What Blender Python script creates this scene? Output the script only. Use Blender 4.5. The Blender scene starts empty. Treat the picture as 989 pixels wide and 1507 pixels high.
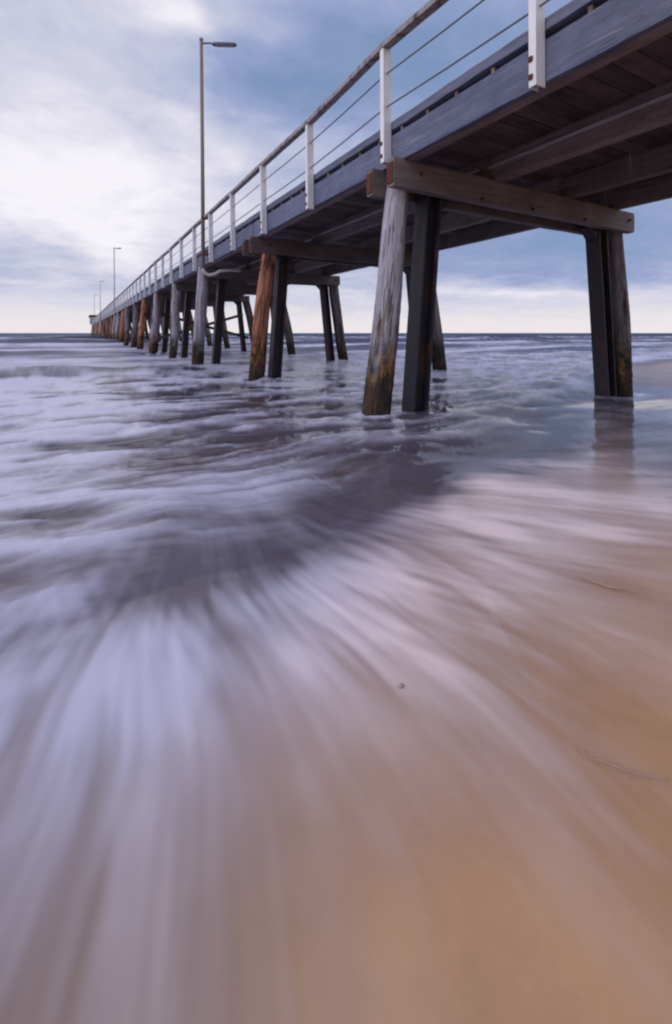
import bpy, bmesh, math, random
import numpy as np
from mathutils import Vector, Matrix

R = math.radians
random.seed(7)
scene = bpy.context.scene
COL = scene.collection

# ---------------------------------------------------------------- camera, world, sun
# world axes: x runs across the jetty, y runs along it out to sea, z is up
PSI = R(29.5)
ZW = 0.08                      # still water level; the lens is 1 m up
cam_d = bpy.data.cameras.new("camera")
cam = bpy.data.objects.new("camera", cam_d)
COL.objects.link(cam)
cam.location = (0, 0, 1.0)
cam.rotation_euler = (R(90), 0, -PSI)
cam_d.sensor_fit = 'HORIZONTAL'
cam_d.sensor_width = 36
cam_d.lens = 36 * 671 / 989
cam_d.shift_y = -263.5 / 989
cam_d.clip_start = 0.02
cam_d.clip_end = 20000
scene.camera = cam

SUN_AZ, SUN_EL = R(-95), R(33)          # azimuth clockwise from +y
sun_d = bpy.data.lights.new("sun", 'SUN')
sun_d.energy = 1.1
sun_d.angle = R(25)
sun_d.color = (1.0, 0.93, 0.86)
sun = bpy.data.objects.new("sun", sun_d)
COL.objects.link(sun)
sdir = Vector((math.sin(SUN_AZ) * math.cos(SUN_EL), math.cos(SUN_AZ) * math.cos(SUN_EL), math.sin(SUN_EL)))
sun.rotation_euler = sdir.to_track_quat('Z', 'Y').to_euler()

scene.view_settings.view_transform = 'Standard'
scene.view_settings.look = 'None'
scene.view_settings.exposure = 0.14
scene.view_settings.gamma = 1.0
scene.cycles.use_denoising = True
scene.cycles.filter_width = 2.2
scene.cycles.max_bounces = 8
scene.cycles.transparent_max_bounces = 12


class NT:
    """small helper to write node trees"""
    def __init__(self, tree):
        self.t = tree
        self.n = tree.nodes
        self.n.clear()

    def node(self, kind, **kw):
        nd = self.n.new(kind)
        for k, v in kw.items():
            setattr(nd, k, v)
        return nd

    def put(self, sock, v):
        if isinstance(v, bpy.types.NodeSocket):
            self.t.links.new(v, sock)
        elif isinstance(v, (tuple, list)):
            v = tuple(v)
            try:
                sock.default_value = v
            except Exception:
                sock.default_value = v + (1.0,)
        else:
            sock.default_value = v

    def m(self, op, a, b=0.0, c=None, clamp=False):
        nd = self.node('ShaderNodeMath', operation=op, use_clamp=clamp)
        self.put(nd.inputs[0], a)
        self.put(nd.inputs[1], b)
        if c is not None:
            self.put(nd.inputs[2], c)
        return nd.outputs[0]

    def ss(self, v, a, b, lo=0.0, hi=1.0):
        nd = self.node('ShaderNodeMapRange', interpolation_type='SMOOTHSTEP', clamp=True)
        self.put(nd.inputs[0], v)
        for i, q in enumerate((a, b, lo, hi)):
            self.put(nd.inputs[i + 1], q)
        return nd.outputs[0]

    def mix(self, f, a, b, mode='MIX'):
        nd = self.node('ShaderNodeMix', data_type='RGBA', blend_type=mode)
        self.put(nd.inputs[0], f)
        self.put(nd.inputs[6], a)
        self.put(nd.inputs[7], b)
        return nd.outputs[2]

    def noise(self, vec, scale=5.0, detail=4.0, rough=0.55, dist=0.0, dim='3D'):
        nd = self.node('ShaderNodeTexNoise', noise_dimensions=dim)
        self.put(nd.inputs['Vector'], vec)
        nd.inputs['Scale'].default_value = scale
        nd.inputs['Detail'].default_value = detail
        nd.inputs['Roughness'].default_value = rough
        nd.inputs['Distortion'].default_value = dist
        return nd.outputs[0]

    def vscale(self, vec, s, off=(0, 0, 0)):
        nd = self.node('ShaderNodeMapping')
        self.put(nd.inputs[0], vec)
        self.put(nd.inputs[1], off)
        nd.inputs[3].default_value = s
        return nd.outputs[0]

    def ramp(self, f, stops):
        nd = self.node('ShaderNodeValToRGB')
        cr = nd.color_ramp
        while len(cr.elements) < len(stops):
            cr.elements.new(0.5)
        for e, (p, c) in zip(cr.elements, stops):
            e.position = p
            e.color = tuple(c) + (1.0,)
        self.put(nd.inputs[0], f)
        return nd.outputs[0]

    def xyz(self, v):
        nd = self.node('ShaderNodeSeparateXYZ')
        self.put(nd.inputs[0], v)
        return nd.outputs

    def comb(self, x, y, z):
        nd = self.node('ShaderNodeCombineXYZ')
        for i, q in enumerate((x, y, z)):
            self.put(nd.inputs[i], q)
        return nd.outputs[0]


world = bpy.data.worlds.new("World")
scene.world = world
world.use_nodes = True


def build_sky():
    w = NT(world.node_tree)
    out = w.node('ShaderNodeOutputWorld')
    bg = w.node('ShaderNodeBackground')
    bg.inputs['Strength'].default_value = 0.1
    w.t.links.new(bg.outputs[0], out.inputs[0])
    sky = w.node('ShaderNodeTexSky', sky_type='NISHITA', sun_disc=False)
    sky.sun_elevation = SUN_EL
    sky.sun_rotation = SUN_AZ
    sky.air_density = 1.2
    sky.dust_density = 1.5
    d = w.node('ShaderNodeTexCoord').outputs['Generated']
    x, y, z = w.xyz(d)
    zz = w.m('MAXIMUM', z, 0.0)
    # cloud deck coordinates: where the view ray meets a flat deck
    den = w.m('ADD', zz, 0.13)
    px, py = w.m('DIVIDE', x, den), w.m('DIVIDE', y, den)
    deck = w.comb(px, py, 0.0)
    n1 = w.noise(deck, 0.75, 6, 0.55, 0.6)
    n2 = w.noise(w.vscale(deck, (1, 1, 1), (7.3, 2.1, 4)), 2.3, 7, 0.6, 0.8)
    wx = w.noise(w.vscale(d, (1, 1, 2.2), (3, 1, 0)), 4.0, 4, 0.5)
    wy = w.noise(w.vscale(d, (1, 1, 2.2), (0, 5, 9)), 5.0, 4, 0.5)
    c, s = math.cos(PSI), math.sin(PSI)
    rr = w.m('SUBTRACT', w.m('MULTIPLY', x, c), w.m('MULTIPLY', y, s))
    dd = w.m('ADD', w.m('MULTIPLY', x, s), w.m('MULTIPLY', y, c))
    DEG = 180 / math.pi
    az = w.m('MULTIPLY', w.m('ARCTAN2', rr, dd), DEG)
    el = w.m('MULTIPLY', w.m('ARCSINE', z), DEG)
    azw = w.m('MULTIPLY_ADD', w.m('SUBTRACT', wx, 0.5), 26.0, az)
    elw = w.m('MULTIPLY_ADD', w.m('SUBTRACT', wy, 0.5), 13.0, el)
    elf = w.m('MULTIPLY_ADD', w.m('SUBTRACT', wy, 0.5), 5.0, el)

    C = w.m('MULTIPLY_ADD', w.m('SUBTRACT', n1, 0.5), 0.35, 0.56)
    C = w.m('MULTIPLY_ADD', w.m('SUBTRACT', n2, 0.5), 0.46, C)
    n3 = w.noise(w.vscale(deck, (1, 1, 1), (1.3, 8.1, 2)), 6.5, 6, 0.62, 0.5)
    C = w.m('MULTIPLY_ADD', w.m('SUBTRACT', n3, 0.5), 0.26, C)
    # cloud masses: direction (azimuth, elevation), spread, brightness
    for a0, e0, sa, se, k, warped in SKY_MASSES:
        qa = w.m('DIVIDE', w.m('SUBTRACT', azw if warped else az, a0), sa)
        qe = w.m('DIVIDE', w.m('SUBTRACT', elw if warped else elf, e0), se)
        r2 = w.m('ADD', w.m('MULTIPLY', qa, qa), w.m('MULTIPLY', qe, qe))
        g = w.m('EXPONENT', w.m('MULTIPLY', r2, -1.0))
        C = w.m('MULTIPLY_ADD', g, k, C)
    # pale air above the horizon
    hz = w.ss(w.m('MULTIPLY_ADD', w.m('SUBTRACT', n2, 0.5), 5.0, el), 0.3, 5.0, 1.0, 0.0)
    C = w.m('ADD', w.m('MULTIPLY', C, w.m('SUBTRACT', 1.0, w.m('MULTIPLY', hz, 0.75))), w.m('MULTIPLY', hz, 0.62))
    col = w.ramp(C, [(0.0, (1.95, 2.80, 4.75)), (0.25, (2.9, 3.52, 5.55)), (0.5, (4.75, 5.05, 6.55)),
                     (0.72, (6.6, 6.5, 7.5)), (0.95, (8.4, 8.2, 8.7))])
    warm = w.mix(w.m('MULTIPLY', hz, 0.75), col, (8.0, 7.4, 7.35))
    fac = w.ss(C, -0.3, 0.3, 0.8, 1.0)
    fin = w.mix(fac, sky.outputs[0], warm)
    w.put(bg.inputs[0], fin)


SKY_MASSES = [
    (-29.0, 14.0, 13.0, 7.5, 0.42, True),
    (-20.0, 19.0, 6.0, 4.0, 0.20, True),
    (-21.5, 33.5, 5.0, 2.6, 0.34, True),
    (10.0, 31.0, 21.0, 8.5, -0.50, True),
    (-8.0, 28.5, 10.0, 4.0, -0.30, True),
    (34.0, 30.0, 16.0, 14.0, -0.22, True),
    (26.0, 10.0, 21.0, 4.6, -0.50, False),
    (22.0, 4.4, 17.0, 0.75, 0.30, False),
    (-31.0, 7.0, 12.0, 2.2, -0.20, True),
]
build_sky()


# ---------------------------------------------------------------- materials
def material(name):
    mt = bpy.data.materials.new(name)
    mt.use_nodes = True
    g = NT(mt.node_tree)
    out = g.node('ShaderNodeOutputMaterial')
    b = g.node('ShaderNodeBsdfPrincipled')
    g.t.links.new(b.outputs[0], out.inputs[0])
    return mt, g, b


def bump(g, b, h, strength=0.4, dist=0.01):
    nd = g.node('ShaderNodeBump')
    nd.inputs['Strength'].default_value = strength
    nd.inputs['Distance'].default_value = dist
    g.put(nd.inputs['Height'], h)
    g.put(b.inputs['Normal'], nd.outputs[0])


def timber(name, c_lo, c_hi, axis, streak=None, rough=0.75, rand=0.35):
    """sawn or weathered timber, grain along the given local axis"""
    mt, g, b = material(name)
    oc = g.node('ShaderNodeTexCoord').outputs['Object']
    rnd = g.node('ShaderNodeObjectInfo').outputs['Random']
    off = g.comb(g.m('MULTIPLY', rnd, 37.0), g.m('MULTIPLY', rnd, 91.0), g.m('MULTIPLY', rnd, 53.0))
    sc = [16.0, 16.0, 16.0]
    sc[axis] = 0.9
    v = g.vscale(oc, tuple(sc), off)
    grain = g.noise(v, 1.6, 6, 0.65, 0.4)
    fine = g.noise(g.vscale(oc, tuple(q * 3 for q in sc), off), 2.0, 3, 0.6)
    blot = g.noise(g.vscale(oc, (1, 1, 1), off), 2.6, 5, 0.6)
    f = g.m('MULTIPLY_ADD', grain, 0.75, g.m('MULTIPLY_ADD', blot, 0.6, -0.2))
    col = g.mix(g.ss(f, 0.2, 0.8), c_lo, c_hi)
    if streak:
        col = g.mix(g.m('MULTIPLY', g.ss(g.noise(v, 0.8, 5, 0.7, 0.6), 0.56, 0.72), 0.6), col, streak)
    crack = g.ss(fine, 0.30, 0.38, 1.0, 0.0)
    col = g.mix(g.m('MULTIPLY', crack, 0.6), col, tuple(q * 0.25 for q in c_lo))
    hs = g.node('ShaderNodeHueSaturation')
    g.put(hs.inputs['Value'], g.m('MULTIPLY_ADD', g.m('SUBTRACT', rnd, 0.5), rand * 2, 1.0))
    g.put(hs.inputs['Color'], col)
    g.put(b.inputs['Base Color'], hs.outputs[0])
    b.inputs['Roughness'].default_value = rough
    bump(g, b, g.m('SUBTRACT', grain, g.m('MULTIPLY', crack, 0.7)), 0.5, 0.012)
    return mt


def pile_material(name, grey, brown, tint_low):
    """round timber pile: silver grey weathering, brown scars, weed and shell growth in the tide zone"""
    mt, g, b = material(name)
    oc = g.node('ShaderNodeTexCoord').outputs['Object']
    rnd = g.node('ShaderNodeObjectInfo').outputs['Random']
    off = g.comb(g.m('MULTIPLY', rnd, 37.0), g.m('MULTIPLY', rnd, 91.0), g.m('MULTIPLY', rnd, 53.0))
    z = g.xyz(oc)[2]
    v = g.vscale(oc, (14, 14, 0.8), off)
    grain = g.noise(v, 1.5, 7, 0.65, 0.5)
    fine = g.noise(g.vscale(oc, (30, 30, 1.0), off), 1.6, 3, 0.6, 0.3)
    big = g.noise(g.vscale(oc, (3.5, 3.5, 0.55), off), 1.6, 5, 0.6, 0.8)
    col = g.mix(g.ss(big, 0.46, 0.60), grey, brown)
    tone = g.noise(g.vscale(oc, (2.0, 2.0, 1.1), off), 2.2, 5, 0.65)
    col = g.mix(g.ss(tone, 0.40, 0.62, 0.22, 0.0), col, tuple(q * 0.4 for q in brown))
    col = g.mix(g.ss(grain, 0.30, 0.62, 0.55, 0.0), col, tuple(q * 0.35 for q in grey))
    crack = g.ss(fine, 0.35, 0.42, 1.0, 0.0)
    col = g.mix(g.m('MULTIPLY', crack, 0.7), col, (0.02, 0.016, 0.015))
    # tide zone; local z 0.6 is the water line
    nz = g.noise(g.vscale(oc, (6, 6, 2.2), off), 1.4, 5, 0.65)
    zz = g.m('ADD', z, g.m('MULTIPLY_ADD', nz, -1.1, 0.38))
    hi = g.m('MULTIPLY_ADD', rnd, 0.3, 1.35)
    wet = g.ss(zz, 0.85, hi, 1.0, 0.0)
    mot = g.noise(g.vscale(oc, (1, 1, 0.6), off), 9.0, 5, 0.7)
    mot2 = g.noise(g.vscale(oc, (1, 1, 0.7), g.comb(3.0, g.m('MULTIPLY', rnd, 17.0), 8.0)), 5.0, 4, 0.6)
    growth = g.ramp(mot, [(0.36, (0.012, 0.012, 0.010)), (0.45, (0.045, 0.05, 0.012)), (0.51, tint_low),
                          (0.56, (0.13, 0.028, 0.020)), (0.64, (0.34, 0.24, 0.12))])
    growth = g.mix(g.ss(mot2, 0.40, 0.54, 0.0, 0.92), growth, (0.02, 0.022, 0.014))
    col = g.mix(g.m('MULTIPLY', wet, 0.94), col, growth)
    foot = g.ss(zz, 0.66, 0.90, 1.0, 0.0)
    col = g.mix(g.m('MULTIPLY', foot, 0.75), col, (0.03, 0.018, 0.016))
    hs = g.node('ShaderNodeHueSaturation')
    g.put(hs.inputs['Value'], g.m('MULTIPLY_ADD', rnd, 0.5, 0.75))
    g.put(hs.inputs['Color'], col)
    g.put(b.inputs['Base Color'], hs.outputs[0])
    g.put(b.inputs['Roughness'], g.m('MULTIPLY_ADD', foot, -0.15, 0.8))
    b.inputs['Specular IOR Level'].default_value = 0.22
    bump(g, b, g.m('ADD', g.m('SUBTRACT', grain, g.m('MULTIPLY', crack, 0.8)), g.m('MULTIPLY', g.m('MULTIPLY', wet, mot), 1.6)), 0.9, 0.03)
    return mt


def metal(name, base, rust, amount, rough=0.5, spec=0.5, grain=9.0):
    mt, g, b = material(name)
    oc = g.node('ShaderNodeTexCoord').outputs['Object']
    rnd = g.node('ShaderNodeObjectInfo').outputs['Random']
    off = g.comb(g.m('MULTIPLY', rnd, 31.0), g.m('MULTIPLY', rnd, 77.0), g.m('MULTIPLY', rnd, 13.0))
    n = g.noise(g.vscale(oc, (1, 1, 0.45), off), grain, 6, 0.65, 0.3)
    f = g.ss(n, 0.62 - amount, 0.78 - amount)
    dirt = g.noise(g.vscale(oc, (3, 3, 0.5), off), 4.0, 4, 0.6)
    col = g.mix(g.ss(dirt, 0.35, 0.7, 0.0, 0.35), base, tuple(q * 0.55 for q in base))
    col = g.mix(f, col, rust)
    g.put(b.inputs['Base Color'], col)
    g.put(b.inputs['Roughness'], g.m('MULTIPLY_ADD', f, 0.3, rough))
    b.inputs['Specular IOR Level'].default_value = spec
    bump(g, b, g.m('ADD', n, f), 0.25, 0.006)
    return mt


M_FASCIA = timber("blue_grey_painted_timber", (0.062, 0.074, 0.135), (0.155, 0.172, 0.275), 1, (0.30, 0.31, 0.40), 0.65, 0.12)
M_KERB = timber("weathered_kerb_timber", (0.07, 0.082, 0.13), (0.15, 0.168, 0.255), 1, (0.05, 0.045, 0.05), 0.7, 0.15)
M_STRINGER = timber("brown_stringer_timber", (0.10, 0.075, 0.075), (0.24, 0.185, 0.18), 1, (0.27, 0.23, 0.24), 0.8, 0.25)
M_HIGHLIGHT = timber("painted_highlight", (0.34, 0.32, 0.37), (0.50, 0.48, 0.54), 1, None, 0.7, 0.1)  # pale colour for the painted highlight along the stringer
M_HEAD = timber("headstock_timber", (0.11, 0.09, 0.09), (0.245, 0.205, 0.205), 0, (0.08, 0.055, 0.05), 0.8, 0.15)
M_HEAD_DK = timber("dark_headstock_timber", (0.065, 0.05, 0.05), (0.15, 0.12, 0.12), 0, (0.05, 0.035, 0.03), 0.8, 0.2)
M_PLANK = timber("deck_plank_timber", (0.055, 0.035, 0.035), (0.16, 0.11, 0.11), 0, (0.03, 0.02, 0.02), 0.85, 0.45)
M_BRACE = timber("brace_timber", (0.04, 0.03, 0.028), (0.10, 0.075, 0.065), 0, None, 0.85, 0.3)
M_PILE = pile_material("silver_grey_pile", (0.52, 0.50, 0.60), (0.22, 0.15, 0.135), (0.27, 0.13, 0.03))
M_PILE_DK = pile_material("brown_pile", (0.27, 0.23, 0.25), (0.10, 0.062, 0.052), (0.25, 0.12, 0.04))
M_PILE_RUST = pile_material("rust_stained_pile", (0.50, 0.225, 0.135), (0.12, 0.048, 0.034), (0.34, 0.15, 0.05))
M_STEEL = metal("dark_painted_steel", (0.028, 0.025, 0.037), (0.085, 0.038, 0.030), 0.13, 0.5, 0.4, 6.0)
M_RUST = metal("rusty_steel", (0.11, 0.032, 0.022), (0.30, 0.11, 0.035), 0.0, 0.8, 0.3, 26.0)
M_WHITE = metal("white_painted_steel", (0.80, 0.79, 0.82), (0.42, 0.30, 0.20), -0.06, 0.45, 0.5)
M_RAIL = metal("worn_handrail", (0.30, 0.275, 0.29), (0.10, 0.065, 0.06), 0.12, 0.6, 0.4)
M_WIRE = metal("wire_steel", (0.13, 0.12, 0.14), (0.12, 0.08, 0.06), 0.0, 0.5, 0.5)
M_POLE = metal("tan_lamp_pole", (0.24, 0.185, 0.155), (0.20, 0.10, 0.04), 0.0, 0.6, 0.4)
M_POLE_GREY = metal("grey_lamp_pole", (0.50, 0.48, 0.49), (0.30, 0.24, 0.22), -0.05, 0.6, 0.4)
M_LAMP = metal("lamp_housing", (0.12, 0.15, 0.20), (0.10, 0.08, 0.08), -0.05, 0.5, 0.4)
M_LENS = metal("lamp_lens", (0.35, 0.28, 0.32), (0.2, 0.15, 0.15), -0.1, 0.3, 0.5)
M_TAN = timber("tan_spacer_timber", (0.13, 0.09, 0.065), (0.24, 0.175, 0.13), 2, None, 0.8, 0.3)
M_ROOF = metal("dark_roof_sheet", (0.055, 0.065, 0.085), (0.08, 0.07, 0.07), 0.0, 0.6, 0.4)
M_PANEL = metal("pale_wall_panel", (0.58, 0.57, 0.62), (0.4, 0.38, 0.4), -0.05, 0.6, 0.4)
M_STONE = metal("dark_stone", (0.42, 0.32, 0.29), (0.3, 0.23, 0.21), 0.1, 0.4, 0.5, 30.0)
M_WEED = metal("dark_weed", (0.40, 0.27, 0.21), (0.32, 0.22, 0.17), 0.1, 0.5, 0.4, 40.0)


# ---------------------------------------------------------------- object helpers
def link(name, me, mat=None, parent=None):
    o = bpy.data.objects.new(name, me)
    COL.objects.link(o)
    if mat and not me.materials:
        me.materials.append(mat)
    if parent:
        o.parent = parent
    return o


def thing(name, label, cat, loc, group=None):
    o = bpy.data.objects.new(name, None)
    COL.objects.link(o)
    o.empty_display_size = 0.3
    o.location = loc
    o['label'] = label
    o['category'] = cat
    if group:
        o['group'] = group
    return o


def place(o, parent_loc, loc):
    o.location = Vector(loc) - Vector(parent_loc)
    return o


def box_bm(bm, sx, sy, sz, c=(0, 0, 0), bev=0.0):
    r = bmesh.ops.create_cube(bm, size=1.0)
    vs = r['verts']
    bmesh.ops.scale(bm, vec=(sx, sy, sz), verts=vs)
    bmesh.ops.translate(bm, vec=c, verts=vs)
    if bev:
        es = list({e for v in vs for e in v.link_edges})
        bmesh.ops.bevel(bm, geom=es, offset=bev, segments=1, affect='EDGES', profile=0.5)


def mesh_of(name, fn, smooth=False):
    bm = bmesh.new()
    fn(bm)
    me = bpy.data.meshes.new(name)
    bm.to_mesh(me)
    bm.free()
    if smooth:
        for p in me.polygons:
            p.use_smooth = True
    return me


def box_me(name, sx, sy, sz, bev=0.0, mat=None):
    me = mesh_of(name, lambda bm: box_bm(bm, sx, sy, sz, (0, 0, 0), bev))
    if mat:
        me.materials.append(mat)
    return me


def rough_beam(name, L, w, h, axis, mat, seed, n=14, amp=0.004):
    """a sawn beam, slightly bowed and worn, its length along x (0) or y (1)"""
    rg = random.Random(seed)
    bm = bmesh.new()
    rings = []
    ph = rg.uniform(0, 6)
    for i in range(n + 1):
        t = -L / 2 + L * i / n
        ring = []
        for sx, sz in ((-1, -1), (-1, -0.86), (-1, 0.86), (-0.9, 1), (0.9, 1), (1, 0.86), (1, -0.86), (0.9, -1), (-0.9, -1)):
            a = sx * w / 2 + rg.uniform(-amp, amp) + 0.004 * math.sin(t * 1.3 + ph)
            z = sz * h / 2 + rg.uniform(-amp, amp)
            ring.append(bm.verts.new((t, a, z) if axis == 0 else (a, t, z)))
        rings.append(ring)
    k = len(rings[0])
    for a, b in zip(rings, rings[1:]):
        for i in range(k):
            bm.faces.new((a[i], a[(i + 1) % k], b[(i + 1) % k], b[i]))
    bm.faces.new(rings[0][::-1])
    bm.faces.new(rings[-1])
    bmesh.ops.recalc_face_normals(bm, faces=bm.faces[:])
    me = bpy.data.meshes.new(name)
    bm.to_mesh(me)
    bm.free()
    me.materials.append(mat)
    return me


def tube_bm(bm, pts, rad, seg=8, caps=True):
    pts = [Vector(p) for p in pts]
    rings = []
    up = Vector((0.13, 0.31, 0.94))
    for i, p in enumerate(pts):
        a = pts[max(0, i - 1)]
        b = pts[min(len(pts) - 1, i + 1)]
        t = (b - a).normalized()
        n1 = t.cross(up)
        if n1.length < 0.25:
            n1 = t.cross(Vector((1, 0, 0)))
        n1.normalize()
        n2 = t.cross(n1)
        r = rad[i] if isinstance(rad, (list, tuple)) else rad
        rings.append([bm.verts.new(p + (n1 * math.cos(q) + n2 * math.sin(q)) * r)
                      for q in (2 * math.pi * k / seg for k in range(seg))])
    for a, b in zip(rings, rings[1:]):
        for i in range(seg):
            bm.faces.new((a[i], a[(i + 1) % seg], b[(i + 1) % seg], b[i]))
    if caps:
        bm.faces.new(rings[0][::-1])
        bm.faces.new(rings[-1])


def pile_mesh(name, L, r0, r1, seed, mat, bend=0.05, seg=28, nz=44, knot=None):
    """round log: tapered, bowed, fluted by weathering; local z runs up the log"""
    rg = random.Random(seed)
    ph = [rg.uniform(0, 6.28) for _ in range(8)]
    bm = bmesh.new()
    rings = []
    for i in range(nz + 1):
        t = i / nz
        z = t * L
        r = r0 + (r1 - r0) * t
        bx = bend * math.sin(math.pi * t + ph[0] * 0.15) * math.cos(ph[1]) + 0.012 * math.sin(5 * t + ph[2])
        by = bend * math.sin(math.pi * t) * math.sin(ph[1]) * 0.6 + 0.012 * math.sin(6 * t + ph[3])
        ring = []
        for k in range(seg):
            a = 2 * math.pi * k / seg
            f = 1 + 0.06 * math.sin(2 * a + ph[4] + 2.2 * t) + 0.05 * math.sin(5 * t * 2 + ph[3] + a) + 0.035 * math.sin(7 * a + ph[5] + 2 * t) \
                + 0.02 * math.sin(13 * a + ph[6]) * math.sin(4 * t + ph[7]) + rg.uniform(-0.012, 0.012)
            if z < 1.1:
                f += rg.uniform(-0.015, 0.03)
            if knot:
                dz, da = (z - knot[0]) / 0.09, (math.atan2(math.sin(a - knot[1]), math.cos(a - knot[1]))) / 0.35
                f += knot[2] * math.exp(-dz * dz - da * da)
            ring.append(bm.verts.new((bx + r * f * math.cos(a), by + r * f * math.sin(a), z)))
        rings.append(ring)
    for a, b in zip(rings, rings[1:]):
        for i in range(seg):
            bm.faces.new((a[i], a[(i + 1) % seg], b[(i + 1) % seg], b[i]))
    bm.faces.new(rings[0][::-1])
    bm.faces.new(rings[-1])
    me = bpy.data.meshes.new(name)
    bm.to_mesh(me)
    bm.free()
    for p in me.polygons:
        p.use_smooth = True
    me.materials.append(mat)
    return me


def h_mesh(name, L, w, d, t, mat):
    """steel H section, flanges facing across the jetty"""
    hw, hd = w / 2, d / 2
    pr = [(-hw, -hd), (-hw + t, -hd), (-hw + t, -t / 2), (hw - t, -t / 2), (hw - t, -hd), (hw, -hd),
          (hw, hd), (hw - t, hd), (hw - t, t / 2), (-hw + t, t / 2), (-hw + t, hd), (-hw, hd)]

    def fn(bm):
        a = [bm.verts.new((x, y, 0)) for x, y in pr]
        b = [bm.verts.new((x, y, L)) for x, y in pr]
        n = len(pr)
        for i in range(n):
            bm.faces.new((a[i], a[(i + 1) % n], b[(i + 1) % n], b[i]))
        bm.faces.new(a[::-1])
        bm.faces.new(b)
    me = mesh_of(name, fn)
    me.materials.append(mat)
    return me


# ---------------------------------------------------------------- numpy noise, beach shape, waves
def _hash(ix, iy, seed):
    h = (ix.astype(np.int64) * 374761393 + iy.astype(np.int64) * 668265263 + seed * 1442695041) & 0xFFFFFFFF
    h = ((h ^ (h >> 13)) * 1274126177) & 0xFFFFFFFF
    return ((h ^ (h >> 16)) & 0xFFFF).astype(np.float32) / 65535.0


def vnoise(x, y, seed=0):
    ix, iy = np.floor(x), np.floor(y)
    fx, fy = (x - ix).astype(np.float32), (y - iy).astype(np.float32)
    fx = fx * fx * fx * (fx * (fx * 6 - 15) + 10)
    fy = fy * fy * fy * (fy * (fy * 6 - 15) + 10)
    a, b = _hash(ix, iy, seed), _hash(ix + 1, iy, seed)
    c, d = _hash(ix, iy + 1, seed), _hash(ix + 1, iy + 1, seed)
    return (a + (b - a) * fx) * (1 - fy) + (c + (d - c) * fx) * fy - 0.5


def fbm(x, y, seed=0, octv=4, gain=0.5):
    s, a, f = 0, 1.0, 1.0
    for i in range(octv):
        s = s + a * vnoise(x * f + 13.7 * i, y * f - 7.1 * i, seed + i * 17)
        a *= gain
        f *= 2.03
    return s


def sst(a, b, x):
    t = np.clip((x - a) / (b - a), 0, 1)
    return t * t * (3 - 2 * t)


def shore(x):
    xp = np.clip(x, 0, 14)
    return 2.05 + 0.12 * x + 0.017 * xp * xp + np.maximum(x - 14, 0) * 0.07


def sand_z(x, y):
    w = y - shore(x)
    return ZW - 0.03 - np.where(w > 0, 0.045 * np.minimum(w, 60), 0.035 * np.maximum(w, -12)) + 0.006 * fbm(x * 0.9, y * 0.9, 5, 2)


def gauss(q):
    return np.exp(-q * q)


PILE_FEET = [(7.30, 4.02, 0.36, 0.035), (2.80, 4.06, 0.22, 0.02), (3.32, 4.06, 0.20, 0.02)]
for _i in range(1, 5):
    for _v in (2.95, 3.40, 7.18, 7.72):
        PILE_FEET.append((_v, 4.06 + 4.45 * _i, 0.24, 0.035))


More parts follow.
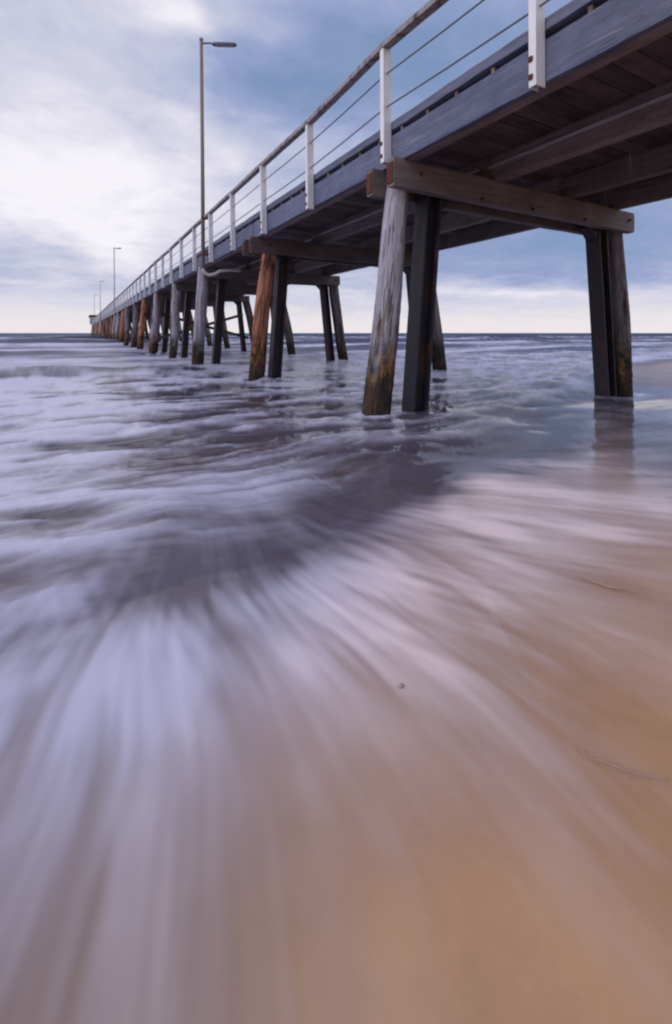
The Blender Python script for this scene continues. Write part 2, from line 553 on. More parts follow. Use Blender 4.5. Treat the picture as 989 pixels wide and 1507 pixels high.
def build_sea_and_sand():
    # rows: closely spaced near the tide line, ever wider out to sea
    rad = list(1.0 / np.linspace(1 / 0.40, 1 / 22.0, 560))
    d = rad[-1]
    while d < 160:
        d += max(0.5, d * 0.017)
        rad.append(d)
    while d < 9000:
        d *= 1.06
        rad.append(d)
    rad = np.array(rad)
    ang = np.concatenate([np.linspace(-180, -46, 60, endpoint=False), np.linspace(-46, 46, 620), np.linspace(46, 180, 61)[1:-1]])
    ang = np.radians(ang) + PSI
    A, D = np.meshgrid(ang, rad)
    x = D * np.sin(A)
    y = D * np.cos(A)
    nr, nc = x.shape
    w = y - shore(x)
    # heights -------------------------------------------------
    ub = 1.85 + 0.30 * np.minimum(x, 14) + 0.14 * np.clip(x - 4, 0, 10)                             # foot of the small shore break
    ub = ub + 0.35 * fbm(x * 0.9, y * 0.4, 51, 2)
    q = y - ub
    z = np.full_like(x, ZW)
    z += 0.02 * fbm(x * 0.8, y * 2.2, 3, 4) * sst(-0.5, 1.5, w)
    lift = sst(-2.5, 0.2, x) * sst(8.5, 5.0, x)
    face = sst(-0.30, 0.38, q) * (1 - sst(0.5, 1.9, q))
    z += 0.085 * face * (0.6 + 0.4 * lift) * (0.8 + 0.8 * fbm(x * 1.5, y * 0.5, 91, 2))
    # chop behind the break
    chop = fbm(x * 1.15 + 0.4 * fbm(x, y, 8, 2), y * 3.4, 21, 3)
    z += 0.045 * chop * sst(0.2, 1.4, q) * (1 - sst(10, 40, y))
    # swells
    ph = 0.55 * y - 0.05 * x + 2.6 * fbm(x * 0.05, y * 0.04, 33, 2)
    sw = np.maximum(np.sin(ph), -0.4) ** 3
    z += (0.11 * sst(6, 14, y) + 0.16 * sst(18, 60, y)) * sw * (0.55 + 1.3 * fbm(x * 0.045, y * 0.03, 61, 2)) * (1 - 0.6 * sst(200, 900, D))
    swl = np.zeros_like(x)
    for (x0, y0, sl, hgt, wid, xs) in ((-1.5, 11.8, 0.02, 0.17, 0.5, 3.6), (-1.8, 41, 0.02, 0.40, 1.7, 8), (-3.0, 23, 0.03, 0.16, 0.9, 5), (3, 62, 0.0, 0.45, 2.2, 10), (17.5, 22.5, 0.02, 0.22, 1.0, 7), (24, 34, 0.0, 0.36, 1.6, 12), (26, 15.5, 0.05, 0.14, 0.7, 7), (48, 45, 0.0, 0.4, 2.0, 16)):
        yc = y0 + sl * (x - x0) + 0.8 * fbm(x * 0.22, y * 0, int(y0), 2)
        z += 1.35 * hgt * gauss((y - yc) / wid) * gauss((x - x0) / xs)
        swl += (gauss((y - yc - 0.3 * wid) / (0.8 * wid)) * 0.25 - gauss((y - yc + 0.7 * wid) / (0.8 * wid)) * 0.62) * gauss((x - x0) / xs)
    # thin wash lies on the sand above the still water line
    zs = sand_z(x, y)
    # flow streaks: noise smeared along the run of the backwash ---
    near = D < 30
    X, Y = x[near], y[near]

    def flow(a, b, ox, oy, sd):
        rx, ry = a - ox, b - oy
        l = np.sqrt(rx * rx + ry * ry) + 1e-4
        k = sst(1.0, 3.0, a) * 0.25
        k2 = 1 - sst(1.9, 3.1, b - 0.25 * a)
        hx, hy = 1.0, -0.10 + 0.5 * vnoise(a * 0.8, b * 1.2, 78)
        fx = rx / l * k2 + hx * (1 - k2 + k)
        fy = ry / l * k2 + hy * (1 - k2)
        t = 0.38 * vnoise(a * 1.6, b * 1.6, sd) + 0.16 * vnoise(a * 4.1, b * 4.1, sd + 1)   # eddies bend the run
        fx, fy = fx - t * fy, fy + t * fx
        n = np.sqrt(fx * fx + fy * fy) + 1e-5
        return fx / n, fy / n

    freqs = (44.0, 21.0, 10.0, 4.6, 30.0, 13.0)
    acc = []
    for i, f in enumerate(freqs):
        tot = np.zeros_like(X, dtype=np.float32)
        h = 0.5 / f
        K = (18, 15, 9, 5, 16, 10)[i]
        ox, oy, sd = (0.75, 3.6, 77) if i < 4 else (0.05, 3.9, 177)
        for sgn in (1, -1):
            a, b = X.copy(), Y.copy()
            for k in range(K + 1):
                if k or sgn == 1:
                    tot += (1 - k / (K + 1.0)) * vnoise(a * f + 3.1 * i, b * f, 100 + i)
                fx, fy = flow(a, b, ox, oy, sd)
                a = a + sgn * fx * h
                b = b + sgn * fy * h
        acc.append(tot)
    acc = [q_ / (q_.std() + 1e-6) for q_ in acc]
    dist = D[near]
    c1 = 0.5 + 1.3 * sst(-0.15, 0.35, fbm(X * 3.1, Y * 3.1, 201, 3))
    c2 = 0.5 + 1.3 * sst(-0.15, 0.35, fbm(X * 2.6 + 9, Y * 2.6, 203, 3))
    wts = [0.46 * c1 * (1 - sst(1.2, 3.5, dist)), 0.62 * c2 * (1 - sst(3.0, 9.0, dist)), 0.62 * c1, 0.72 + 0 * dist,
           0.46 * c2 * (1 - sst(1.8, 5.0, dist)), 0.55 * c1]
    st = sum(a_ * w_ for a_, w_ in zip(acc, wts)) / np.sqrt(sum(w_ * w_ for w_ in wts))
    T = np.zeros_like(x)
    wxx = x + 0.5 * fbm(x * 0.7, y * 0.9, 15, 3)
    wyy = y + 0.22 * fbm(x * 1.1 + 5, y * 1.3, 16, 3) + 0.06 * x
    tm = fbm(wxx * 1.35, wyy * 4.6, 23, 5, 0.6)
    tm = tm / tm[near].std()
    km = sst(-0.50, 0.40, q)[near]
    clump = fbm(X * 2.2, Y * 2.2, 29, 3)
    rho = np.hypot(X - 0.75, Y - 3.6)
    st = st * (1 + 0.9 * clump * (1 - km)) * (0.32 + 0.68 * sst(1.2, 2.7, rho))
    T[near] = 0.66 * st * (1 - 0.55 * km) + 1.0 * tm[near] * km + 0.55 * (clump / clump.std()) * (1 - km)
    far = np.clip((fbm(x * 0.24 + 0.5 * fbm(x * 0.2, y * 0.3, 43, 2), y * 1.25, 41, 5, 0.62) * 2.6), -2, 2)
    ff = sst(7, 18, D)
    T = T * (1 - ff) + far * ff
    # foam ----------------------------------------------------
    F0 = np.full_like(x, 0.60)
    F0 -= 0.17 * sst(0.2, 1.0, q) * (1 - 0.85 * sst(5, 10, y))
    wash = 1 - sst(-0.55, -0.1, q)
    F0 -= 0.46 * sst(2.0, 4.0, x) * wash
    F0 += 0.14 * wash + 0.10 * sst(1.4, 3.0, x) * wash + 0.16 * gauss((q + 0.62) / 0.25) * sst(1.2, 2.0, x) * (1 - sst(5, 7, x)) + 0.10 * wash * (1 - sst(-0.2, 0.9, x))
    F0 += 0.26 * (1 - sst(-1.5, 2.0, x)) * sst(-0.3, 0.8, q) * (1 - sst(7, 14, y))      # pale left side
    dark = gauss((q + 0.10 + 0.35 * fbm(x * 2.0, y * 2.0, 57, 3)) / 0.44) * sst(-0.1, 0.35, x) * (1 - 0.8 * sst(4.8, 7.0, x))
    dark = dark * (1 - 0.35 * gauss((x - 1.0) / 0.22))
    F0 -= 0.56 * dark * (1 + 0.25 * sst(1.2, 1.8, x))
    F0 -= 0.50 * (1 - sst(0.55, 1.35, y)) * (1 - 0.85 * sst(0.0, 0.6, x))
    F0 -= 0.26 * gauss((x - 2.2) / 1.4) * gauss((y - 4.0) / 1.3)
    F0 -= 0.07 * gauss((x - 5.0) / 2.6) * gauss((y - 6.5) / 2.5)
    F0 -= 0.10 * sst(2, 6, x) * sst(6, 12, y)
    F0 += 0.55 * (sw - 0.1) * sst(9, 20, y) * (1 - sst(90, 200, D))
    F0 -= 0.30 * sst(22, 70, D)
    F0 -= 0.35 * sst(90, 260, D)
    F0 -= 2.2 * np.maximum(chop, -0.1) * 0.0 + 0.5 * chop * sst(0.3, 1.2, q) * (1 - sst(8, 20, y)) * -1.0
    amp = 0.092 + 0.05 * dark + 0.075 * sst(0.3, 1.2, q) + 0.09 * sst(4.5, 12, D)
    amp = amp * (0.45 + 0.55 * sst(0.6, 1.4, y)) * (1 - 0.45 * sst(1.8, 3.2, x) * wash)
    F0 += 1.15 * swl + 0.11 * sst(3.5, 6.5, y) * (1 - sst(40, 90, y))
    film = sst(7.5, 10, x) * (1 - sst(-0.2, 0.7, w))            # smooth film on the far beach
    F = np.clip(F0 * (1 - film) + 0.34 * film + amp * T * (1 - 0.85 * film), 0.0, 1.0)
    z += 0.006 * T * sst(-1.0, 0.3, w) * (1 - wash * sst(3, 4.5, x)) * (1 - sst(5, 12, D))
    # cover of the wash over the sand ------------------------------
    w2 = y - 0.62 - 0.16 * np.clip(x, -2, 2.5) - 0.2 * np.maximum(x - 3, 0) + 0.10 * fbm(x * 2.0, y * 2.0, 71, 3)
    cov = 0.80 * sst(-0.42, 0.46, w2) + 0.20 * sst(-0.95, 0.1, w2) * (1 - 0.6 * sst(0.1, 0.5, x))
    cov = np.clip(cov * (1 + 0.16 * T) + 0.11 * T * (1 - cov) * sst(-1.0, -0.1, w2), 0, 1)
    cov = cov * (1 - 0.5 * film)
    # the lip of the last sheet of wash: thicker on its seaward side
    lip = (x - 1.09) + (0.83 - y) * 0.40 - 0.05 * np.sin(y * 6.0) - 0.03 * fbm(x * 4, y * 4, 66, 2)
    lk = sst(0.2, 0.45, y) * (1 - sst(0.85, 1.25, y))
    cov = cov * (1 - 0.22 * sst(-0.01, 0.03, lip) * lk) + 0.05 * gauss(lip / 0.012) * lk
    cov = np.clip(cov, 0, 1)
    z = np.maximum(z, zs + 0.006 + 0.02 * sst(-1.5, -0.2, w) + 0.002 * T * sst(-1.6, -0.6, w))
    # small collar of disturbed water round each near pile
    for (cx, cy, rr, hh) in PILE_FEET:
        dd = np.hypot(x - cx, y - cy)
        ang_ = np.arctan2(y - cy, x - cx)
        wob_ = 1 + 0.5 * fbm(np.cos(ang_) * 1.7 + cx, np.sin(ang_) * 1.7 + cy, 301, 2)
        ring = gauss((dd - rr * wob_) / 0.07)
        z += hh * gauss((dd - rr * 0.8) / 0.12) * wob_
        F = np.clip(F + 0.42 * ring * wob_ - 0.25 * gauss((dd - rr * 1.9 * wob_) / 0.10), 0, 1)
    # the swash at the right hand piles has drawn down a little
    z -= 0.075 * gauss((x - 7.2) / 1.5) * gauss((y - 3.9) / 0.9)
    zs = zs - 0.09 * gauss((x - 7.2) / 1.7) * gauss((y - 3.9) / 1.1)

    idx = np.arange(nr * nc).reshape(nr, nc)
    nxt = np.roll(idx, -1, axis=1)
    quads = np.stack([idx[:-1], nxt[:-1], nxt[1:], idx[1:]], axis=-1).reshape(-1, 4)

    def sheet(name, zz, quads, attrs):
        keep = np.unique(quads)
        remap = -np.ones(nr * nc, dtype=np.int64)
        remap[keep] = np.arange(len(keep))
        co = np.stack([x.ravel(), y.ravel(), zz.ravel()], axis=1)[keep].astype(np.float32)
        q = remap[quads].astype(np.int32)
        me = bpy.data.meshes.new(name)
        me.vertices.add(len(co))
        me.vertices.foreach_set('co', co.ravel())
        me.loops.add(q.size)
        me.loops.foreach_set('vertex_index', q.ravel())
        me.polygons.add(len(q))
        me.polygons.foreach_set('loop_start', np.arange(0, q.size, 4, dtype=np.int32))
        me.update(calc_edges=True)
        me.polygons.foreach_set('use_smooth', np.ones(len(q), dtype=bool))
        for k, arr in attrs.items():
            at = me.attributes.new(k, 'FLOAT', 'POINT')
            at.data.foreach_set('value', arr.ravel()[keep].astype(np.float32))
        # normals must look up
        if me.polygons[len(q) // 2].normal.z < 0:
            me.flip_normals()
        return me

    covered = (cov.ravel()[quads] > 0.012).any(axis=1)
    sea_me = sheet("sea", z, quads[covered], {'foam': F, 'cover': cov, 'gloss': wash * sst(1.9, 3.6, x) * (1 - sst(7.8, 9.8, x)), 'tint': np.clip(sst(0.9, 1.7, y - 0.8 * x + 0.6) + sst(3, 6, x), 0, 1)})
    # coarse sand sheet from the same rows
    ridx = idx[::4][:, ::4]
    rn = np.roll(ridx, -1, axis=1)
    sq = np.stack([ridx[:-1], rn[:-1], rn[1:], ridx[1:]], axis=-1).reshape(-1, 4)
    sand_me = sheet("sand", np.minimum(zs, z - 0.004), sq, {'streak': T})
    # close the hole under the camera
    k = ridx.shape[1]
    return sea_me, sand_me, k


sea_me, sand_me, _k = build_sea_and_sand()
# the innermost ring of the sand is closed with a fan
bm = bmesh.new()
bm.from_mesh(sand_me)
bm.verts.ensure_lookup_table()
inner = [v for v in bm.verts if math.hypot(v.co.x, v.co.y) < 0.405]
inner.sort(key=lambda v: math.atan2(v.co.y, v.co.x))
cv = bm.verts.new((0, 0, sum(v.co.z for v in inner) / len(inner)))
for a, b in zip(inner, inner[1:] + inner[:1]):
    f = bm.faces.new((a, b, cv))
    f.smooth = True
bm.to_mesh(sand_me)
bm.free()

mt, g, b = material("milky_sea_water")
foam = g.node('ShaderNodeAttribute', attribute_name='foam').outputs['Fac']
cover = g.node('ShaderNodeAttribute', attribute_name='cover').outputs['Fac']
pos = g.node('ShaderNodeNewGeometry').outputs['Position']
py = g.xyz(pos)[1]
water = g.mix(g.ss(py, 0.9, 1.8), (0.25, 0.18, 0.145), (0.115, 0.10, 0.14))
water = g.mix(g.ss(py, 2.5, 9.0), water, (0.042, 0.050, 0.115))
water = g.mix(g.ss(py, 80.0, 400.0), water, (0.045, 0.11, 0.18))
fo = g.mix(g.node('ShaderNodeAttribute', attribute_name='tint').outputs['Fac'], (0.86, 0.70, 0.73), (0.57, 0.56, 0.75))
col = g.mix(g.ss(foam, 0.12, 0.95), water, fo)
g.put(b.inputs['Base Color'], col)
gloss = g.node('ShaderNodeAttribute', attribute_name='gloss').outputs['Fac']
rgh = g.m('ADD', g.m('MULTIPLY_ADD', foam, 0.22, 0.13), g.m('ADD', g.ss(py, 6.0, 24.0, 0.0, 0.2), g.ss(py, 20.0, 80.0, 0.0, 0.2)))
g.put(b.inputs['Roughness'], g.m('MULTIPLY', rgh, g.m('MULTIPLY_ADD', gloss, -0.6, 1.0)))
b.inputs['IOR'].default_value = 1.33
g.put(b.inputs['Specular IOR Level'], g.m('MULTIPLY_ADD', gloss, 0.35, g.ss(py, 5.0, 40.0, 0.5, 0.12)))
g.put(b.inputs['Alpha'], cover)
sea = link("sea", sea_me, mt)
sea['kind'] = 'structure'
sea['label'] = 'silky lavender sea water and foam washing up the beach'

mt, g, b = material("wet_sand")
st = g.node('ShaderNodeAttribute', attribute_name='streak').outputs['Fac']
pos = g.node('ShaderNodeNewGeometry').outputs['Position']
n1 = g.noise(pos, 1.7, 5, 0.55)
n2 = g.noise(pos, 160.0, 3, 0.6)
n3 = g.noise(pos, 6.0, 4, 0.6, 0.5)
f = g.m('ADD', g.m('MULTIPLY', n1, 0.6), g.m('MULTIPLY_ADD', st, 0.05, g.m('MULTIPLY', n3, 0.4)))
col = g.mix(g.ss(f, 0.3, 0.7), (0.44, 0.245, 0.135), (0.57, 0.34, 0.19))
col = g.mix(g.ss(n2, 0.3, 0.7, 0.06, 0.0), col, (0.16, 0.09, 0.06))
g.put(b.inputs['Base Color'], col)
g.put(b.inputs['Roughness'], g.m('MULTIPLY_ADD', n3, 0.20, 0.14))
b.inputs['Specular IOR Level'].default_value = 0.5
bump(g, b, g.m('ADD', g.m('MULTIPLY', n3, 0.6), g.m('MULTIPLY', n2, 0.05)), 0.22, 0.01)
sand = link("sand", sand_me, mt)
sand['kind'] = 'structure'
sand['label'] = 'wet orange brown sand of the beach'


# ---------------------------------------------------------------- the jetty
Z_HT, Z_HB = 2.83, 2.53        # headstock top and underside
Z_PU, Z_PT = 3.13, 3.195       # deck plank underside and top
V0, V1 = 2.97, 7.02            # outer faces of the two edge beams
BENT0, STEP, NB = 4.06, 4.45, 29
bents = [BENT0 + STEP * i for i in range(-1, NB)]
END = bents[-1] + 0.5
START = bents[0] - 4.2
JL = (5.1, 4.06, ZW)
jetty = thing("jetty", "long timber jetty on leaning timber and dark steel piles running out to sea", "jetty", JL)


def jp(name, me, loc, rot=None, parent=None, label=None):
    o = link(name, me, None, parent or jetty)
    if parent is None:
        place(o, JL, loc)
    else:
        o.location = loc
    if rot:
        o.rotation_euler = rot
    if label:
        o['label'] = label
    return o


# piles
ZB = ZW - 0.6
pile_var = {}
for key, mat in (('grey', M_PILE), ('brown', M_PILE_DK), ('rust', M_PILE_RUST)):
    pile_var[key] = [pile_mesh("timber_pile", 3.36, 0.158 + 0.012 * i, 0.15 + 0.014 * i, 40 + i * 7 + len(key), mat, 0.06, 18, 24) for i in range(3)]
steel_me = h_mesh("steel_pile", 3.36, 0.21, 0.22, 0.022, M_STEEL)


def stand(o, vb, vt, u, h=3.36, zb=ZB):
    """lean a pile from its foot to its head, across the jetty"""
    place(o, JL, (vb, u, zb))
    o.rotation_euler = (0, math.atan2(vt - vb, h), random.uniform(-0.03, 0.03))


head_me = [rough_beam("headstock", 4.54, 0.115, Z_HT - Z_HB, 0, M_HEAD, 300 + i) for i in range(4)]
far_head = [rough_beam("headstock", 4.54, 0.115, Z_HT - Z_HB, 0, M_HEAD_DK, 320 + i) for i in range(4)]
plate_me = box_me("end_plate", 0.012, 0.10, 0.22, 0.003, M_RUST)
bolt_me = mesh_of("bolt", lambda bm: bmesh.ops.create_cone(bm, cap_ends=True, segments=8, radius1=0.022, radius2=0.018, depth=0.03))
bolt_me.materials.append(M_RUST)
bracket_me = mesh_of("bracket", lambda bm: (lambda p: [bm.faces.new(p[0:3]), bm.faces.new(p[3:6][::-1]),
                     bm.faces.new((p[0], p[3], p[4], p[1])), bm.faces.new((p[1], p[4], p[5], p[2])), bm.faces.new((p[2], p[5], p[3], p[0]))])
                     ([bm.verts.new(q) for q in ((0, -0.09, 0), (0, -0.09, -0.2), (-0.17, -0.09, 0), (0, 0.09, 0), (0, 0.09, -0.2), (-0.17, 0.09, 0))]))
bracket_me.materials.append(M_STEEL)
brace_me = rough_beam("brace", 1.0, 0.06, 0.13, 0, M_BRACE, 55, 4)

tones = {1: 'grey', 2: 'rust', 3: 'grey', 4: 'grey', 5: 'grey', 6: 'rust', 7: 'brown'}
for i, u in enumerate(bents):
    rg = random.Random(900 + i)
    if i == 1:
        me = pile_mesh("timber_pile", 3.36, 0.150, 0.130, 11, M_PILE, 0.035, 40, 80)
        p = link("timber_pile", me, None, jetty)
        stand(p, 2.74, 3.13, u)
        p['label'] = 'silver grey timber pile with green weed at its foot'
        me = pile_mesh("timber_pile", 3.36, 0.150, 0.130, 19, M_PILE_DK, 0.05, 40, 80, knot=(1.62, 0.1, 0.5))
        p = link("timber_pile", me, None, jetty)
        stand(p, 7.50, 7.22, u)
        sl, sr = (3.27, 3.55), (7.12, 6.78)
    else:
        tone = tones.get(i) or rg.choice(('brown', 'rust', 'rust', 'grey'))
        if i == 2:
            me = pile_mesh("timber_pile", 3.36, 0.150, 0.135, 77, M_PILE_RUST, 0.02, 32, 60)
        elif i == 4:
            me = pile_mesh("timber_pile", 3.40, 0.11, 0.175, 78, M_PILE, 0.03, 28, 40)
        else:
            me = rg.choice(pile_var[tone])
        p = link("timber_pile", me, None, jetty)
        stand(p, 2.90 + rg.uniform(-0.06, 0.06), (3.30 if i < 3 else 3.12) + rg.uniform(-0.06, 0.06), u)
        if tone == 'rust':
            p['label'] = 'rust orange timber pile'
        p = link("timber_pile", pile_var[rg.choice(('grey', 'brown', 'brown'))][i % 3], None, jetty)
        stand(p, 7.80 + rg.uniform(-0.06, 0.06), 7.20, u)
        sl, sr = (3.36, 3.60), (7.20, 6.84)
    for (vb, vt), sgn in ((sl, 1), (sr, -1)):
        s_ = link("steel_pile", steel_me, None, jetty)
        stand(s_, vb, vt, u)
        if i < 6:
            br = link("bracket", bracket_me, None, s_)
            br.location = (0.105 * sgn, 0, 3.12)
            if sgn == 1:
                br.rotation_euler = (0, 0, math.pi)
    for k, off in enumerate((-0.195, 0.195)):   # one beam on each face of the piles
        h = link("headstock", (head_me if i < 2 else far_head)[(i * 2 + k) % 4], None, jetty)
        place(h, JL, (5.11 if i < 3 else 5.22, u + off, (Z_HT + Z_HB) / 2))
        if i >= 3:
            h.scale = (0.93, 1, 1)
        if i < 14:
            for e, sx in ((-1, -1), (1, 1)):
                pl = link("end_plate", plate_me, None, h)
                pl.location = (sx * 2.279, 0, -0.01)
        if i < 6 and k == 0:
            for bx in (-1.92, -1.0, -0.1, 1.0, 2.12):
                bo = link("bolt", bolt_me, None, h)
                bo.location = (bx, -0.07, 0.02 if abs(bx) > 1.8 else -0.11)
                bo.rotation_euler = (R(90), 0, 0)
    # cross braces between the two rows further out
    if i in (5,):
        for (a, b_) in (((3.12, 1.9), (7.4, 0.75)), ((7.05, 1.9), (3.1, 0.75))):
            L = math.hypot(b_[0] - a[0], b_[1] - a[1])
            bb = link("brace", brace_me, None, jetty)
            sgn = 1 if b_[0] > a[0] else -1
            place(bb, JL, ((a[0] + b_[0]) / 2, u + 0.10 * sgn, (a[1] + b_[1]) / 2))
            bb.scale = (L, 1, 1)
            bb.rotation_euler = (0, -math.atan2((b_[1] - a[1]) * sgn, abs(b_[0] - a[0])), 0)

# longitudinal beams, one length per bay
bay_edges = [START] + bents + [END]
fas = [rough_beam("fascia_board", STEP - 0.008, 0.045, 0.31, 1, M_FASCIA, 400 + i, 20, 0.003) for i in range(3)]
edg = [rough_beam("edge_beam", STEP - 0.01, 0.11, 0.30, 1, M_STRINGER, 410 + i, 14, 0.003) for i in range(3)]
kerb = [rough_beam("kerb_beam", STEP - 0.012, 0.15, 0.092, 1, M_KERB, 420 + i, 30, 0.004) for i in range(3)]
strg = [rough_beam("stringer", STEP + 0.3, 0.15, 0.30, 1, M_STRINGER, 440 + i, 14, 0.004) for i in range(3)]
highlights = [rough_beam("highlight_strip", STEP + 0.1, 0.03, 0.022, 1, M_HIGHLIGHT, 460 + i, 14, 0.003) for i in range(2)]  # thin pale strip added to paint the stringer's bright highlight line
for i in range(len(bents) + 1):
    a = bents[0] - STEP + STEP * i
    mid = a + STEP / 2
    if mid > END:
        continue
    jp("fascia_board", fas[i % 3], (V0 + 0.0225, mid, 2.985))
    jp("edge_beam", edg[i % 3], (V0 + 0.106, mid, 2.972))
    jp("edge_beam", edg[(i + 1) % 3], (V1 - 0.07, mid, 2.978))
    jp("kerb_beam", kerb[i % 3], (V0 + 0.075, mid, 3.253))
    jp("kerb_beam", kerb[(i + 1) % 3], (V1 - 0.075, mid, 3.253))
    for k, v in enumerate((4.38, 5.77)):
        sg = jp("stringer", strg[(i + k) % 3], (v + 0.012 * (i % 2) * 4, mid, 2.98))
        if k == 0:
            hl = link("highlight_strip", highlights[i % 2], None, sg)
            hl.location = (-0.092, 0, 0.02)

# deck planks across the jetty: the nearest 300 one by one, the rest joined
rg = random.Random(5)
PW = 0.19
plank_me = []
for k in range(5):
    plank_me.append(rough_beam("deck_plank", V1 - V0 - 0.17, PW - rg.uniform(0.002, 0.006), Z_PT - Z_PU - 0.004, 0, M_PLANK, 500 + k, 3, 0.003))
u = START + 0.1
n = 0
while u < END - 0.1 and n < 300:
    jp("deck_plank", plank_me[rg.randrange(5)], ((V0 + V1) / 2, u, (Z_PU + Z_PT) / 2 + rg.uniform(-0.004, 0.003)))
    u += PW
    n += 1
bm = bmesh.new()
while u < END - 0.1:
    box_bm(bm, V1 - V0 - 0.17, PW - 0.004, Z_PT - Z_PU - 0.004, ((V0 + V1) / 2 - JL[0], u - JL[1], (Z_PU + Z_PT) / 2 - JL[2]))
    u += PW
me = bpy.data.meshes.new("far_deck_planks")
bm.to_mesh(me)
bm.free()
o = link("deck_plank_row", me, M_PLANK, jetty)
o['kind'] = 'stuff'

# tan packers in the slot under the kerb
pk = box_me("packer", 0.05, 0.035, 0.058, 0.004, M_TAN)
for k in range(60):
    uu = -0.2 + 0.41 * k
    jp("packer", pk, (V0 + 0.045, uu + random.uniform(-0.03, 0.03), 3.1715))


# ---------------------------------------------------------------- the railing along the near side
PO = 2.86                                             # outer face of the posts
posts = [2.17 + 1.87 * k for k in range(-2, 68)]
RL = (PO, posts[2], 2.8)
railing = thing("railing", "white post railing with two wires and a worn handrail along the jetty edge", "railing", RL)


def rail_z(k):
    return 4.10 if k == 3 else 4.02 + 0.008 * math.sin(k * 1.7)


def post_bm(bm, z0, z1):
    # channel section open towards the deck
    w, d, t = 0.062, 0.10, 0.008
    hw = w / 2
    pr = [(-hw, 0), (hw, 0), (hw, d), (hw - t, d), (hw - t, t), (-hw + t, t), (-hw + t, d), (-hw, d)]
    a = [bm.verts.new((y_, x_, z0)) for x_, y_ in pr]
    b_ = [bm.verts.new((y_, x_, z1)) for x_, y_ in pr]
    n_ = len(pr)
    for i in range(n_):
        bm.faces.new((a[i], a[(i + 1) % n_], b_[(i + 1) % n_], b_[i]))
    bm.faces.new(a[::-1])
    bm.faces.new(b_)
    bmesh.ops.recalc_face_normals(bm, faces=bm.faces[:])


post_me = mesh_of("rail_post", lambda bm: post_bm(bm, 0, 1.21))
post_me.materials.append(M_WHITE)
sq_me = box_me("bolt_washer", 0.014, 0.034, 0.038, 0.003, M_RUST)
for k, u in enumerate(posts):
    if u > END:
        break
    zb = 2.84 if k == 3 else 2.785
    p = link("rail_post", post_me, None, railing)
    place(p, RL, (PO, u, zb))
    p.rotation_euler = (0, -0.012 + random.uniform(-0.006, 0.006), random.uniform(-0.03, 0.03))
    if k == 3:
        p.scale = (1, 1, (4.09 - zb) / 1.21)
    if k < 9:
        for zz in (0.07, 0.20):
            bo = link("bolt", sq_me, None, p)
            bo.location = (-0.006, 0.012, zz)
posts = [u for u in posts if u <= END]
LEAN = -0.014
for k in range(len(posts) - 1):
    a, b_ = posts[k], posts[k + 1]
    za, zb = rail_z(k), rail_z(k + 1)
    L = math.hypot(b_ - a, zb - za)
    me = rough_beam("handrail", L - 0.01, 0.095, 0.062, 1, M_RAIL, 600 + k, 10, 0.0025)
    h = link("handrail", me, None, railing)
    place(h, RL, (PO + 0.045 + LEAN, (a + b_) / 2, (za + zb) / 2))
    h.rotation_euler = (math.atan2(zb - za, b_ - a), 0, 0)
for dz in (0.30, 0.66):
    def wire(bm, dz=dz):
        pts = []
        for k, u in enumerate(posts):
            pts.append((PO + 0.05 - RL[0] + LEAN * 0.7, u - RL[1], rail_z(k) - dz - RL[2]))
            if k < len(posts) - 1:
                pts.append((PO + 0.05 - RL[0] + LEAN * 0.7, (u + posts[k + 1]) / 2 - RL[1], (rail_z(k) + rail_z(k + 1)) / 2 - dz - 0.006 - RL[2]))
        tube_bm(bm, pts, 0.0085, 6)
    me = mesh_of("rail_wire", wire, True)
    link("rail_wire", me, M_WIRE, railing)


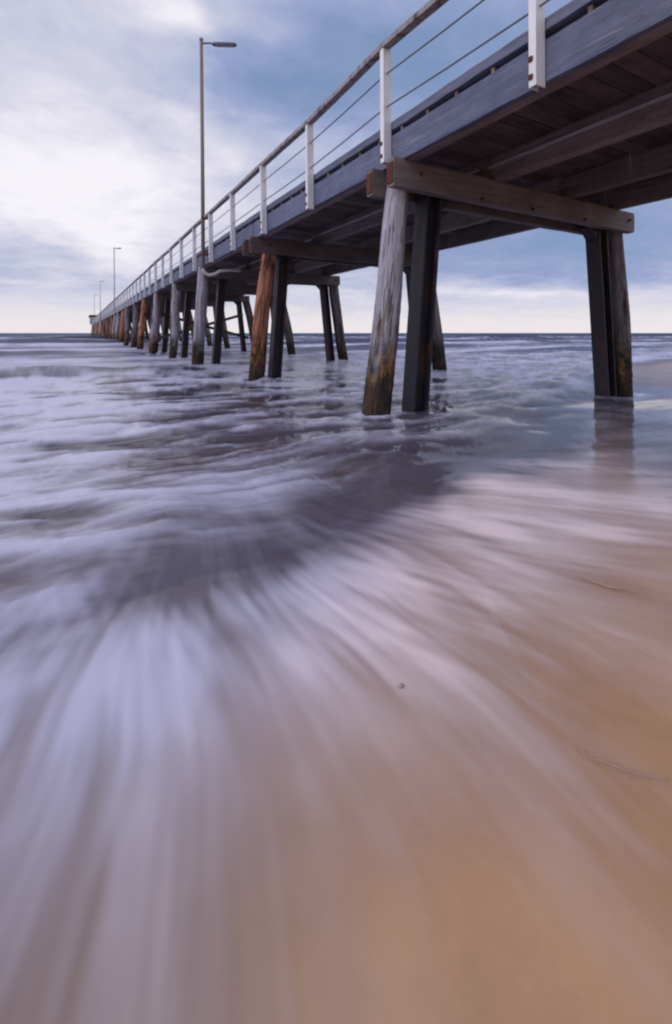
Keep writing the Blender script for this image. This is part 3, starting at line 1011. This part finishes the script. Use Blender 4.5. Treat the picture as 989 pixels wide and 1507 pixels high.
# ---------------------------------------------------------------- lamp posts
def lamp_post(u, v, z0, label, polemat, conduit=False, turn=-55):
    loc = (v, u, z0)
    t = thing("lamp_post", label, "lamp post", loc, "lamp posts along the jetty")
    H = 8.62 - z0
    t.rotation_euler = (0, 0, R(turn))
    me = mesh_of("pole", lambda bm: tube_bm(bm, [(0, 0, 0), (-0.02, 0, H * 0.5), (-0.05, 0, H)], [0.052, 0.047, 0.042], 12), True)
    link("pole", me, polemat, t)
    me = mesh_of("cap", lambda bm: tube_bm(bm, [(-0.05, 0, H), (-0.05, 0, H + 0.05)], 0.05, 10))
    link("cap", me, polemat, t)
    me = mesh_of("arm", lambda bm: tube_bm(bm, [(-0.03, 0, H - 0.07), (0.15, 0, H - 0.06), (0.30, 0, H - 0.07)], 0.022, 8), True)
    link("arm", me, M_LAMP, t)

    def head(bm):
        sec = [(0.22, 0.03, 0.02), (0.28, 0.06, 0.04), (0.60, 0.07, 0.042), (0.80, 0.065, 0.036), (0.86, 0.045, 0.02)]
        rings = []
        for sx, hw, hh in sec:
            rings.append([bm.verts.new((sx, py_ * hw, H - 0.085 + pz * hh)) for py_, pz in
                          ((-1, -0.6), (1, -0.6), (1, 0.4), (0.6, 1), (-0.6, 1), (-1, 0.4))])
        for a, b_ in zip(rings, rings[1:]):
            for i in range(6):
                bm.faces.new((a[i], a[(i + 1) % 6], b_[(i + 1) % 6], b_[i]))
        bm.faces.new(rings[0][::-1])
        bm.faces.new(rings[-1])
        bmesh.ops.recalc_face_normals(bm, faces=bm.faces[:])
    hd = link("lamp_head", mesh_of("lamp_head", head), M_LAMP, t)
    ln = link("lens", box_me("lens", 0.46, 0.10, 0.024, 0.006), M_LENS, hd)
    ln.location = (0.56, 0, H - 0.118)
    # clamps that tie the pole to the railing and the edge beam
    for zc in (3.05, 4.0):
        c = link("clamp", box_me("clamp", 0.15, 0.13, 0.06, 0.006), M_RUST, t)
        c.location = (0.04, 0, zc - z0)
    if conduit:
        me = mesh_of("conduit", lambda bm: tube_bm(bm, [(0, 0, 0.02), (0.01, 0, -0.05), (0.06, 0, -0.13), (0.16, 0.01, -0.17), (0.30, 0.02, -0.14), (0.42, 0.03, -0.06), (0.62, 0.05, -0.03), (0.95, 0.1, -0.03)], 0.042, 10), True)
        link("conduit", me, M_POLE_GREY, t)
    return t


lamp_post(12.05, 2.84, 2.68, "tall tan lamp post in front, its conduit curving under the jetty deck", M_POLE, True, -27)
lamp_post(45.3, 2.84, 2.9, "pale grey lamp post on the jetty, second from the camera", M_POLE_GREY)
lamp_post(75.0, 2.84, 2.9, "pale lamp post far along the jetty, third from the camera", M_POLE_GREY)
lamp_post(103.0, 2.84, 2.9, "tiny pale lamp post near the jetty end, farthest from the camera", M_POLE_GREY)


# ---------------------------------------------------------------- shelter at the far end
SL = (4.6, 127.0, Z_PT)
sh = thing("shelter", "small pale shelter with a dark flat roof at the far end of the jetty", "shelter", SL)


def roof(bm):
    box_bm(bm, 4.4, 9.0, 0.14, (0, 0, 2.02), 0.02)
    box_bm(bm, 4.6, 9.2, 0.35, (0, 0, 1.85), 0.02)


link("roof", mesh_of("roof", roof), M_ROOF, sh)
pm = box_me("shelter_post", 0.12, 0.12, 1.68, 0.01, M_PANEL)
for px_ in (-2.0, 2.0):
    for py_ in (-4.2, 0, 3.4):
        q = link("post", pm, None, sh)
        q.location = (px_, py_, 0.84)
wm = box_me("wall_panel", 0.06, 3.9, 1.5, 0.01, M_PANEL)
for py_ in (-2.1, 1.75):
    q = link("wall_panel", wm, None, sh)
    q.location = (-1.9, py_, 0.76)
q = link("wall_panel", box_me("wall_panel", 3.7, 0.06, 1.5, 0.01, M_PANEL), None, sh)
q.location = (0, 3.3, 0.76)


# ---------------------------------------------------------------- small things on the sand
def ground_at(px_, py_):
    """where the line of sight of a photo pixel meets the beach"""
    c, s = math.cos(PSI), math.sin(PSI)
    r = (px_ - 494.5) / 671
    dz = (490 - py_) / 671
    dx, dy = s + c * r, c - s * r
    t = 0.9 / -dz
    for _ in range(6):
        zz = float(sand_z(np.array([dx * t]), np.array([dy * t]))[0])
        t = (zz - 1.0) / dz
    return Vector((dx * t, dy * t, zz))


p = ground_at(590, 1016)


def pebble(bm):
    bmesh.ops.create_icosphere(bm, subdivisions=2, radius=0.007)
    for v in bm.verts:
        v.co.x *= 1.3 + 0.25 * math.sin(v.co.y * 300)
        v.co.z *= 0.6
        v.co.y *= 0.85 + 0.2 * math.sin(v.co.x * 260)


o = link("pebble", mesh_of("pebble", pebble, True), M_STONE)
o.location = p + Vector((0, 0, 0.011))
o['label'] = 'small grey pebble in the thin wash at the centre of the beach'
o['category'] = 'pebble'

def strand_thing(a, b_, thick, bow, label):
    mid = (a + b_) / 2

    def strand(bm):
        pts, rad = [], []
        for i in range(17):
            t = i / 16
            q = a.lerp(b_, t) - mid
            side = Vector((b_.y - a.y, a.x - b_.x, 0)).normalized()
            q += side * bow * (math.sin(t * 5.0) + 0.3 * math.sin(t * 13.0))
            q.z += 0.010 if 0 < i < 16 else 0.006
            pts.append(q)
            rad.append(0.0008 + thick * math.sin(math.pi * min(1, t * 1.1)))
        tube_bm(bm, pts, rad, 6)
    o = link("weed_strand", mesh_of("weed_strand", strand, True), M_WEED)
    o.location = mid
    o['label'] = label
    o['category'] = 'seaweed'
    o['group'] = 'strands lying on the sand'


strand_thing(ground_at(852, 851), ground_at(940, 880), 0.0030, 0.012, 'short thin strand lying in the pink wash at the right')
strand_thing(ground_at(848, 1108), ground_at(1004, 1172), 0.0011, 0.008, 'hair thin long strand on bare orange sand reaching the right edge')
